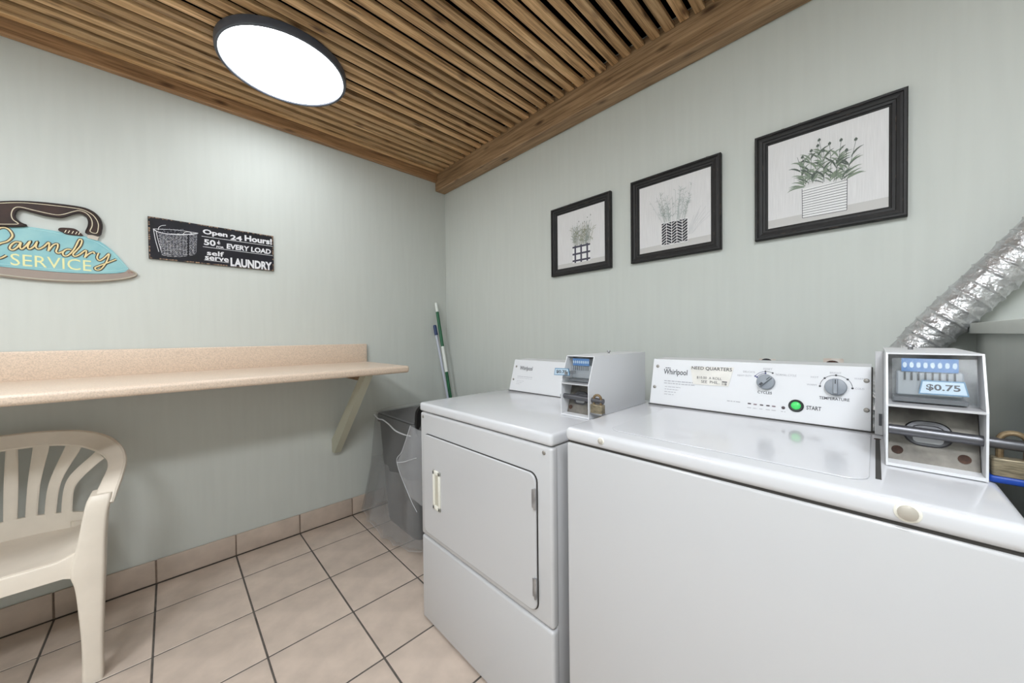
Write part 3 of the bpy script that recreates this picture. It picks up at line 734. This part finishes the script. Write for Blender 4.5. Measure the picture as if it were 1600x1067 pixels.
# ------------------------------------------------------------------ coin boxes
def coin_box(x, yl, z, dep, label, drawn, back_tilt=0):
    """front lower edge at x, viewer's left side at yl; drawn = coin slide pulled out to the left"""
    W, HL, H, SL, T = .112, .110, .202, .036, .0028
    t = thing('coin_box', label, 'coin box', (x+dep/2, yl-W/2, z), 'coin slide boxes')
    prof = [(0, 0), (0, HL), (SL, H), (dep, H), (dep, 0)]
    Pp = lambda u, v, n: V(x+u, yl-n, z+v)
    b = MB(); b.prism(prof, Pp, 0, T); b.prism(prof, Pp, W-T, W)
    b.box(x+SL, x+dep, yl-W+T, yl-T, z+H-T, z+H); b.box(x+dep-T, x+dep, yl-W+T, yl-T, z, z+H-T); b.box(x, x+dep-T, yl-W+T, yl-T, z+.0005, z+.006)
    part('housing', b, 'console_white', t, smooth=False)
    part('shelf', MB().box(x+.0005, x+dep*.5, yl-W+T, yl-T, z+HL-.003, z+HL+.001), 'white_enamel', t)
    # cash drawer front, deep in the lower bay, with its oval well and two rusty bolt holes
    pl = part('drawer_plate', MB().prism([(.030, .006), (.060, .10), (.064, .10), (.034, .006)], Pp, T+.001, W-T-.001), 'steel_plate', t, 'worn metal cash drawer plate')
    dq = Vector((.030, .094)).normalized()
    Pq = lambda u, v, n: V(x+.030+dq.x*v-dq.y*n, yl-W/2-u, z+.006+dq.y*v+dq.x*n)
    part('well_rim', MB().hull([[Pq(u, v, .0005) for u, v in rrect(-.034, .026, .030, .076, .022)], [Pq(u, v, .004) for u, v in rrect(-.032, .024, .032, .074, .021)], [Pq(u, v, .004) for u, v in rrect(-.026, .018, .038, .068, .0149)], [Pq(u, v, .001) for u, v in rrect(-.025, .017, .039, .067, .0139)]]), 'steel_dark', pl)
    part('well', MB().poly(rrect(-.022, .014, .036, .050, .0065), Pq, .0046), 'white_enamel', pl, smooth=False)
    for uu in (-.041, .036): part('bolt_hole', MB().poly([(uu+.0075*math.cos(k*math.pi/8), .018+.0075*math.sin(k*math.pi/8)) for k in range(16)], Pq, .0012), 'rust', pl, smooth=False)
    part('lock_rod', MB().tube([(x+.016, yl-T-.0005+ (.012 if drawn else 0), z+.064), (x+.022, yl-W-.040, z+.060)], .0088, 16), 'steel_dark', t, 'grey steel locking rod')
    if drawn: part('rod_washer', MB().lathe((x+.022, yl+.0045, z+.058), [(.007, -.004), (.011, -.003), (.011, .0), (.006, .004)], axis='Y', n=16), 'steel', t)
    # coin slide in the upper bay
    part('backplate', MB().box(x+.070, x+.073, yl-W+T, yl-T, z+HL+.001, z+H-T), 'steel', t)
    part('slide_block', MB().box(x+.046, x+.0695, yl-W+.020, yl-.014, z+HL+.014, z+HL+.058, .002, 1), 'coin_metal', t, 'metal coin slide block')
    part('slide_tray', MB().box(x+.032, x+.069, yl-W+.016, yl-.010, z+HL+.004, z+HL+.012, .001, 1), 'steel_dark', t)
    st = part('coin_strip', MB().box(x+.043, x+.0455, yl-W+.026, yl-.020, z+HL+.058, z+HL+.082), 'coin_blue', t, 'blue strip with eight white coin ovals')
    Ps = lambda u, v, n: V(x+.043-n, yl-.020-u, z+HL+.058+v)
    sw = W-.046
    for k in range(8):
        cu = sw*(k+.5)/8
        part('coin_oval', MB().poly([(cu+.0026*math.cos(a*math.pi/8), .012+.0052*math.sin(a*math.pi/8)) for a in range(16)], Ps, .0004), 'card_pale', st, smooth=False)
    b = MB()
    for k in range(8):
        cu = sw*(k+.5)/8; b.ribbon([(cu, -.016), (cu, -.001)], .0026, Ps, .0006)
    part('coin_slots', b, 'slot_black', st, smooth=False, kind='stuff')
    # price card
    if drawn: Pk = lambda u, v, n: V(x-.012-n*.9+u*.25, yl+.020-u, z+HL+.026+v)
    else: Pk = lambda u, v, n: V(x+.029-n+v*.3, yl-.040-u, z+HL+.020+v)
    kw, kh = .056, .024
    cd = part('price_card', MB().prism([(0, 0), (kw, 0), (kw-.004, kh), (.004, kh)], Pk, -.003, 0), 'card_edge', t, 'small price card')
    part('card_face', MB().prism([(.002, .002), (kw-.002, .002), (kw-.0055, kh-.002), (.0055, kh-.002)], Pk, .0001, .0004), 'card_pale', cd, smooth=False)
    part('lettering', text(MB(), '$0.75', Pk, .009, .006, kw-.018, .012, .025, n=.0008), 'print_dark', cd, 'price lettering', smooth=False)
    if drawn: part('slide_arm', MB().box(x-.008, x+.046, yl-.030, yl-.022, z+HL+.030, z+HL+.040), 'steel', t)
    part('clear_cover', MB().prism([(.012, HL+.006), (.012+SL*.72, H-.010), (.0135+SL*.72, H-.010), (.0135, HL+.006)], Pp, .008, W-.008), 'clear_cover', t, 'clear plastic cover', smooth=False)
    part('lock_stud', MB().lathe((x+dep*.62, yl-W*.35, 0), [(.004, z+H), (.004, z+H+.005), (.007, z+H+.006), (.006, z+H+.010)], n=14), 'steel', t)
    return t
coin_box(.962, .752, DT+.0008, .40, 'white metal coin box on the dryer with its price card pushed out', True)
wcb = coin_box(.926, -.014, WT+.0012, .36, 'white metal coin box on the washer, price card behind clear cover', False)
part('mounting_panel', MB().box(1.188, 1.20, -.0138, .0, WT+.001, 1.146, .001, 1), 'white_enamel', wcb)
part('side_slot', MB().box(1.1865, 1.1882, -.0115, -.0065, .972, 1.0), 'steel_dark', wcb)

def padlock(c, label, blue, s=1.0, drop=0):
    """hangs at c (top of the shackle), body across the Y axis"""
    t = thing('padlock', label, 'padlock', (c[0], c[1], c[2]-.062*s), 'padlocks')
    x, y, z = c
    pts = [(x, y+.013*s, z-.034*s-drop), (x, y+.013*s, z-.012*s)] + [(x, y+.013*s*math.cos(a), z-.012*s+.012*s*math.sin(a)) for a in [k*math.pi/10 for k in range(1, 10)]] + [(x, y-.013*s, z-.012*s), (x, y-.013*s, z-.034*s-drop)]
    z0, z = z, z-drop
    part('shackle', MB().tube(pts, .0042*s, 10), 'brass', t, 'worn brass shackle')
    part('lock_body', MB().box(x-.011*s, x+.011*s, y-.022*s, y+.022*s, z-.060*s, z-.030*s, .003*s, 3), 'lock_body', t, 'worn laminated lock body')
    if blue: part('bumper', MB().box(x-.013*s, x+.013*s, y-.025*s, y+.025*s, z-.070*s, z-.0585*s, .004*s, 3), 'blue_band', t, 'blue plastic bumper')
    else: part('bumper', MB().box(x-.0115*s, x+.0115*s, y-.0225*s, y+.0225*s, z-.063*s, z-.058*s, .001*s, 1), 'steel', t)
    return t
padlock((.980, .752-.112-.021, DT+.080), 'small tarnished padlock hanging on the dryer coin box rod', False, .98)
padlock((.949, -.014-.112-.026, WT+.080), 'brass padlock with blue base hanging on the washer coin box rod', True, 1.0, .010)

# ------------------------------------------------------------------ wall fittings behind the washer console
for px, lab, kx in ((1199, 'rusty water valve plate on the wall above the cycle dial', 0), (1302, 'ivory wall plate with a corroded hole above the temperature dial', 1)):
    p = at(px, 569, 'X', WX); t = thing('wall_plate', lab, 'wall plate', (WX, p.y, 1.0), 'wall plates behind the washer')
    Pp = lambda u, v, n: V(WX-n, p.y-u, 1.062+v)
    part('plate', MB().prism(rrect(-.026, .026, -.06, .04 if kx else .032, .003, 2), Pp, .0005, .004), 'plate_ivory', t)
    part('hole', MB().prism([(.016*math.cos(a*math.pi/8)*1.1-.002, .022+.011*math.sin(a*math.pi/8)) for a in range(16)], Pp, .0041, .0052), 'rust' if kx else 'slot_black', t)
    part('valve_stub', MB().lathe((WX, p.y+.004, 1.056), [(.008, -.004), (.008, -.03), (.011, -.032), (.011, -.042)], axis='X', n=14), 'rust', t)
# ------------------------------------------------------------------ foil duct
ax = [Vector(p) for p in ((1.575, .03, .70), (1.575, .005, .90), (1.575, -.075, 1.125), (1.575, -.262, 1.392), (1.575, -.45, 1.66), (1.575, -.62, 1.86), (1.575, -.76, 1.97), (1.575, -.86, 2.02))]
path = cr(ax, 150); rings = []; up = V(1, 0, 0); s = 0; rr = random.Random(2); NR = 40
for i, p in enumerate(path):
    tn = (path[min(i+1, len(path)-1)]-path[max(i-1, 0)]).normalized()
    u_ = (up-tn*up.dot(tn)).normalized(); v_ = tn.cross(u_)
    if i: s += (p-path[i-1]).length
    ring = []
    for k in range(NR):
        a = 2*math.pi*k/NR; ph = ((s/.034 + a/(2*math.pi)) % 1)
        rib = .0032*math.exp(-((min(ph, 1-ph))/.075)**2) - .0016*math.sin(math.pi*ph)
        nz = noise.noise(V(math.cos(a)*3.2, math.sin(a)*3.2, s*48))*.0030+noise.noise(V(math.cos(a)*8, math.sin(a)*8, s*120+7))*.0018
        ring.append(p+(u_*math.cos(a)+v_*math.sin(a))*(.0485+rib+nz))
    rings.append(ring)
solo('foil_duct', MB().hull(rings), 'foil', 'crinkled silver foil dryer duct rising behind the washer coin box', 'duct', origin=(1.575, .03, .70), angle=60)
# ------------------------------------------------------------------ bin with clear liner
BX0, BX1, BY0, BY1, BZ = .965, 1.485, 1.80, 2.30, .70
bn_ = thing('trash_bin', 'black lidded trash bin under a loose clear liner in the corner', 'trash bin', ((BX0+BX1)/2, (BY0+BY1)/2, 0))
def rr3(x0, x1, y0, y1, r, z, n=5, zf=None):
    return [V(u, v, zf(u, v) if zf else z) for u, v in rrect(x0, x1, y0, y1, r, n)]
part('bin_body', MB().hull([rr3(BX0+.05, BX1-.04, BY0+.05, BY1-.05, .05, .002), rr3(BX0+.045, BX1-.035, BY0+.045, BY1-.045, .05, .03), rr3(BX0+.012, BX1-.008, BY0+.012, BY1-.012, .05, .64), rr3(BX0+.012, BX1-.008, BY0+.012, BY1-.012, .05, .69), rr3(BX0+.03, BX1-.03, BY0+.03, BY1-.03, .05, .69), rr3(BX0+.06, BX1-.06, BY0+.06, BY1-.06, .05, .06)]), 'bin_black', bn_)
part('rim', MB().hull([rr3(BX0+.010, BX1-.006, BY0+.010, BY1-.010, .05, .645), rr3(BX0, BX1, BY0, BY1, .05, .648), rr3(BX0, BX1, BY0, BY1, .05, .694), rr3(BX0+.006, BX1-.006, BY0+.006, BY1-.006, .05, BZ), rr3(BX0+.026, BX1-.026, BY0+.026, BY1-.026, .04, BZ), rr3(BX0+.028, BX1-.028, BY0+.028, BY1-.028, .04, .66)], cap=False), 'bin_black', bn_)
PLd = lambda u, v, n: V(u, BY0-.012+n-.12*(v-.62), v)
part('lid', MB().prism(rrect(.972, 1.50, .62, .812, .05, 6), PLd, -.014, .010), 'bin_black', bn_, 'black lid folded open beside the bin')
def bagring(f, z, seed=0):
    out = []
    base = rrect(BX0-.004, BX1+.004, BY0-.035, BY1+.004, .06, 6)
    cx, cy = (BX0+BX1)/2, (BY0+BY1)/2; pts = []
    for i in range(len(base)):
        a, b_ = Vector(base[i]), Vector(base[(i+1) % len(base)]); nn = max(1, int((b_-a).length/.03))
        for k in range(nn): pts.append(a.lerp(b_, k/nn))
    return pts, cx, cy
pts, cx, cy = bagring(0, 0)
rings = []
NZ = 22
for j in range(NZ+1):
    f = j/NZ; ring = []
    for i, p in enumerate(pts):
        ang = math.atan2(p.y-cy, p.x-cx); d = Vector((p.x-cx, p.y-cy)); d.normalize()
        fl_ = .006+.085*f**1.3*(1.0 if p.x < cx else .08)
        if p.y > BY1-.02: fl_ *= .75
        fold = (noise.noise(V(math.cos(ang)*4.5, math.sin(ang)*4.5, f*1.3))*.05+noise.noise(V(math.cos(ang)*11, math.sin(ang)*11, f*2+4))*.018)*f**.7
        q = p+d*(fl_+fold)
        q.x = max(q.x, .775 if q.y < DL+.03 else .80); q.y = min(q.y, WY-.02); q.x = min(q.x, 1.515)
        q.y = max(q.y, DL+.035)
        zb_ = .022+.05*abs(noise.noise(V(math.cos(ang)*2.2, math.sin(ang)*2.2, 3)))+(.03 if p.x < cx and p.y > 2.1 else 0)
        ring.append(V(q.x, q.y, .704*(1-f)+zb_*f))
    rings.append(ring)
DR_ = rings
lin_ = thing('bin_liner', 'loose clear plastic bag draped over the black bin down to the floor', 'plastic bag', (cx, cy, .02))
part('bottom_edge', MB().tube([v+V(0, 0, 0) for v in rings[-1]]+[rings[-1][0]], .0012, 5), 'bag_fold', lin_)
part('inner_layer', MB().hull([[V(cx+(v.x-cx)*.955+.006*math.sin(i*1.3), cy+(v.y-cy)*.955+.006*math.cos(i*1.7), v.z+.004+.03*(1-(j-10)/12)) for i, v in enumerate(rings[j])] for j in range(11, NZ+1)], True, False), 'bag_clear', lin_, angle=180)
part('drape', MB().hull(rings, True, False), 'bag_clear', lin_, smooth=True, angle=180)
# sheet from the left rim up over the open lid
nx, ny = 16, 12; rings = []
for i in range(nx+1):
    fx = i/nx; x = BX0-.004+(BX1-BX0+.008)*fx; row = []
    for j in range(ny+1):
        g = j/ny; y = BY1+.004-(BY1-BY0+.026)*g
        lift = .108*g**1.25*min(1, fx*9); z = .706+lift+.022*math.sin(math.pi*fx)*(1-g)-.02*math.sin(math.pi*g)*fx+noise.noise(V(x*9, y*9, 1))*.008*min(1, fx*6)
        row.append(V(x, y, z))
    rings.append(row)
part('top_sheet', MB().hull(rings, False, False), 'bag_clear', lin_, angle=180)
hem = cr([(BX0-.008, BY1-.01, .688), (BX0-.012, 2.22, .672), (BX0-.014, 2.15, .676), (BX0-.012, 2.07, .662), (BX0-.014, 1.98, .640), (BX0-.012, 1.88, .636), (BX0-.012, 1.80, .642)], 6)
part('hem', MB().tube(hem, .004, 8), 'bag_hem', lin_, 'white hem of the bag')
fp = [(BX0-.02, 1.80, .62), (BX0-.045, 1.83, .50), (BX0-.05, 1.72, .36), (BX0-.035, 1.66, .30)]
part('fold', MB().hull([[V(BX0-.012, 1.80, .70), V(BX0-.02, 1.74, .70), V(BX0-.012, 1.66, .69)], [V(BX0-.045, 1.835, .56), V(BX0-.06, 1.73, .55), V(BX0-.03, 1.62, .56)], [V(BX0-.075, 1.84, .50), V(BX0-.07, 1.72, .44), V(BX0-.03, 1.60, .42)], [V(BX0-.06, 1.73, .34), V(BX0-.05, 1.68, .33), V(BX0-.03, 1.60, .30)]], False, False), 'bag_fold', lin_, angle=180)
b = MB()
b.tube(cr([(BX0-.012, 1.80, .70), (BX0-.045, 1.835, .56), (BX0-.075, 1.84, .50), (BX0-.06, 1.73, .34), (BX0-.045, 1.68, .27)], 5), .0014, 6)
b.tube(cr([(BX0-.075, 1.84, .50), (BX0-.07, 1.77, .52), (BX0-.05, 1.67, .56)], 5), .002, 6)
for i0 in (4, 9, 15, 58, 62, 66, 70):
    i0 = i0 % len(DR_[0]); b.tube([DR_[j][(i0+int(j*.12)) % len(DR_[0])] for j in range(4, NZ+1, 2)], .0011, 5)
part('crease', b, 'bag_hem', lin_, kind='stuff')
# ------------------------------------------------------------------ two poles in the corner
def pole(top, foot, r, segs, label):
    T, F_ = Vector(top), Vector(foot); t = thing('mop_pole', label, 'pole', F_, 'cleaning poles in the corner')
    for nm, a, b_, ra, mt, lab in segs:
        part(nm, MB().tube([T.lerp(F_, a), T.lerp(F_, a+(b_-a)*.1), T.lerp(F_, b_)], [ra*.72 if nm == 'cap' else ra, ra, ra], 12), mt, t, lab)
tg = at(681, 473, 'Y', WY-.013); fg = at(704.5, 625, 'Y', 2.27)
dg = (fg-tg); foot = tg+dg*(tg.z/(tg.z-fg.z)); L = (foot-tg).length
def fr(py): return (at(681+(704.5-681)*(py-473)/152, py, 'Y', WY-.05).z-tg.z)/(foot.z-tg.z)
pole(tg, foot, .011, [('cap', 0, fr(487), .0115, 'pole_white', 'white end cap'), ('grip', fr(487), fr(541), .012, 'pole_green', 'green sleeve'), ('mid_section', fr(541), fr(579), .0125, 'pole_white', 'white section'), ('lower_sleeve', fr(579), fr(640), .012, 'pole_green', 'green sleeve'), ('shaft', fr(640), 1, .011, 'pole_white', None)], 'green and white pole leaning in the corner, the taller of two')
tb = at(679, 508, 'Y', WY-.013); fb = at(698.5, 615, 'Y', 2.335)
foot = tb+(fb-tb)*(tb.z/(tb.z-fb.z))
pole(tb, foot, .010, [('cap', 0, .062, .0135, 'pole_blue', 'dark blue end cap'), ('shaft', .062, 1, .0095, 'pole_lilac', None)], 'thin pale pole with dark blue tip leaning in the corner')

# ------------------------------------------------------------------ plastic armchair
XC, YB = -.45, 2.365
ch = thing('plastic_armchair', 'off-white moulded plastic armchair with fan-slatted back under the counter', 'chair', (XC, 2.12, 0))
def backY(x, z): return YB-1.15*(x-XC)**2-.16*(.82-z)
def bk(x, y):
    """zoom pixel -> point on the curved chair back"""
    px, py = x/2.5, 640+y/2.5; Y = 2.33
    for _ in range(8): p = at(px, py, 'Y', Y); Y = backY(p.x, p.z)
    return p.x, p.z
def slat_loft(edgeL, edgeR, mirror):
    rings = []
    for (xl, zl), (xr, zr) in zip(edgeL, edgeR):
        if mirror: xl, xr = 2*XC-xr, 2*XC-xl; zl, zr = zr, zl
        th = .0055; ring = []
        for f in (0, .15, .5, .85, 1):
            x = xl+(xr-xl)*f; z = zl+(zr-zl)*f; ring.append(V(x, backY(x, z)-th*(1 if .1 < f < .9 else .4), z))
        for f in (1, .85, .5, .15, 0):
            x = xl+(xr-xl)*f; z = zl+(zr-zl)*f; ring.append(V(x, backY(x, z)+th*(1 if .1 < f < .9 else .4), z))
        rings.append(ring)
    return MB().hull(rings)
def edge(pts): return t2(cr([bk(*p) for p in pts], 5))
GA = ([(68,135),(70,160),(72,290),(68,445)], [(130,130),(127,160),(108,290),(97,445)])
GB = ([(198,125),(190,160),(158,290),(146,428)], [(262,128),(250,155),(190,290),(172,428)])
GC = ([(325,135),(308,165),(240,280),(218,418)], [(378,160),(350,185),(258,280),(238,418)])
GD = [(408,190),(375,215),(300,290),(284,360),(286,460)]
slats = [(GA[1], GB[0]), (GB[1], GC[0]), (GC[1], GD)]
cl = edge(GA[0]); mid = [((2*XC-x), z) for x, z in cl]
part('back_slat', slat_loft(mid, cl, False), 'plastic_chair', ch)
for el, er in slats:
    a, b_ = edge(el), edge(er); n_ = min(len(a), len(b_))
    if len(a) != len(b_):
        L_ = max(len(a), len(b_))
        def rs(q): return [tuple(Vector(q[int(i*(len(q)-1)/(L_-1))]).lerp(Vector(q[min(len(q)-1, int(i*(len(q)-1)/(L_-1))+1)]), i*(len(q)-1)/(L_-1) % 1)) for i in range(L_)]
        a, b_ = rs(a), rs(b_)
    for mir in (False, True): part('back_slat', slat_loft(a, b_, mir), 'plastic_chair', ch)
# lower back band
rings = []
for i in range(25):
    x = XC-.206+.412*i/24; zt = .505-.5*(x-XC)**2; ring = []
    for z, s_ in ((zt, -1), (.45, -1), (.415, -1), (.415, 1), (.45, 1), (zt, 1)): ring.append(V(x, backY(x, z)+.0055*s_, z))
    rings.append(ring)
part('lower_back', MB().hull(rings), 'plastic_chair', ch)
# top rail sweeping round into the arms
half = [  # x offset, y, z, width vector, half width
 (0, 2.365, .796, (0, .28, .96), .031), (.10, 2.355, .793, (0, .28, .96), .031), (.18, 2.325, .780, (.14, .34, .92), .033), (.240, 2.27, .757, (.45, .33, .83), .034),
 (.280, 2.18, .730, (.80, .10, .60), .029), (.295, 2.08, .706, (.93, .0, .36), .026), (.288, 1.99, .672, (.97, 0, .24), .027), (.278, 1.935, .640, (.98, -.05, .18), .027), (.272, 1.915, .612, (.99, 0, .05), .024)]
full = [(-a, b_, c_, (-w_[0], w_[1], w_[2]), h_) for a, b_, c_, w_, h_ in half[:0:-1]] + half
P7 = cr([(a, b_, c_) for a, b_, c_, w_, h_ in full], 6); W7 = cr([w_ for a, b_, c_, w_, h_ in full], 6); H7 = cr([(h_, 0, 0) for *_, h_ in full], 6)
rings = []
for i, p in enumerate(P7):
    tn = (P7[min(i+1, len(P7)-1)]-P7[max(i-1, 0)]).normalized(); wv = (W7[i]-tn*W7[i].dot(tn)).normalized(); nv = tn.cross(wv); hw = H7[i].x
    rings.append([V(XC, 0, 0)+p+wv*hw*cx_+nv*.0085*cy_ for cx_, cy_ in ((-1, -.5), (-.8, -1), (0, -1.15), (.8, -1), (1, -.5), (1, .5), (.8, 1), (0, .7), (-.8, 1), (-1, .5))])
part('rail_and_arms', MB().hull(rings), 'plastic_chair', ch, 'continuous back rail and armrests')
# seat, dished, with a rolled front apron
NXs, NYs = 24, 18; top = []
def seatz(fx, fy):
    u = 2*fx-1
    return .452-.022*math.sin(math.pi*min(1, fy*1.05))*(1-u*u*.8)-.018*fy+.035*max(0, abs(u)-.72)**1.2*3*(1-fy*.6)
rt, rb_ = [], []
for j in range(NYs+1):
    fy = j/NYs; Y = 1.905+fy*.40; hw = .222-.035*fy
    rt.append([V(XC+hw*(2*i/NXs-1), Y+(.0 if fy else 0), seatz(i/NXs, fy)) for i in range(NXs+1)])
b = MB()
ringsS = []
for j in range(NYs+1):
    ringsS.append(rt[j]+[v-V(0, 0, .007) for v in rt[j][::-1]])
b.hull(ringsS)
part('seat', b, 'plastic_chair', ch)
rings = []
for i in range(33):
    u = 2*i/32-1; x = XC+.222*u; fx = i/32; zt = seatz(fx, 0); e = max(0, (abs(u)-.80)/.20); zb_ = .392-.055*e**2.2+.006*(1-u*u)*0
    yf = 1.898
    rings.append([V(x, yf+.012, zt), V(x, yf+.002, zt-.006), V(x, yf, zt-.018), V(x, yf, zb_), V(x, yf+.007, zb_), V(x, yf+.008, zt-.018), V(x, yf+.014, zt-.008)])
part('apron', MB().hull(rings), 'plastic_chair', ch)
def leg(pts, name='leg'):
    """pts: (z, x0, x1, y0, y1)"""
    rings = []
    Z5 = cr([p[:3] for p in pts], 5); Y5 = cr([(p[3], p[4], 0) for p in pts], 5)
    for (z, x0, x1), (y0, y1, _) in zip(Z5, Y5): rings.append([V(u, v, z) for u, v in rrect(min(x0, x1), max(x0, x1), y0, y1, .009, 3)])
    return part(name, MB().hull(rings), 'plastic_chair', ch)
for sgn in (1, -1):
    X = lambda o: XC+sgn*o
    leg([(0, X(.213), X(.262), 1.895, 1.94), (.15, X(.214), X(.264), 1.893, 1.945), (.33, X(.205), X(.270), 1.891, 1.955), (.40, X(.195), X(.273), 1.890, 1.965), (.50, X(.212), X(.276), 1.892, 1.975), (.58, X(.224), X(.282), 1.897, 1.98), (.625, X(.232), X(.290), 1.903, 1.985), (.645, X(.240), X(.292), 1.912, 1.99)])
    leg([(0, X(.150), X(.190), 2.36, 2.405), (.2, X(.150), X(.193), 2.335, 2.385), (.40, X(.150), X(.196), 2.27, 2.33), (.46, X(.150), X(.19), 2.26, 2.31)])
    rings = []
    for i in range(13):
        f = i/12; Y = 1.95+f*.33; zt = .448-.02*f; hx = .222-.03*f
        rings.append([V(X(hx), Y, zt), V(X(hx+.006), Y, zt-.004), V(X(hx+.006), Y, .40-.0*f), V(X(hx), Y, .40)])
    part('side_apron', MB().hull(rings), 'plastic_chair', ch)
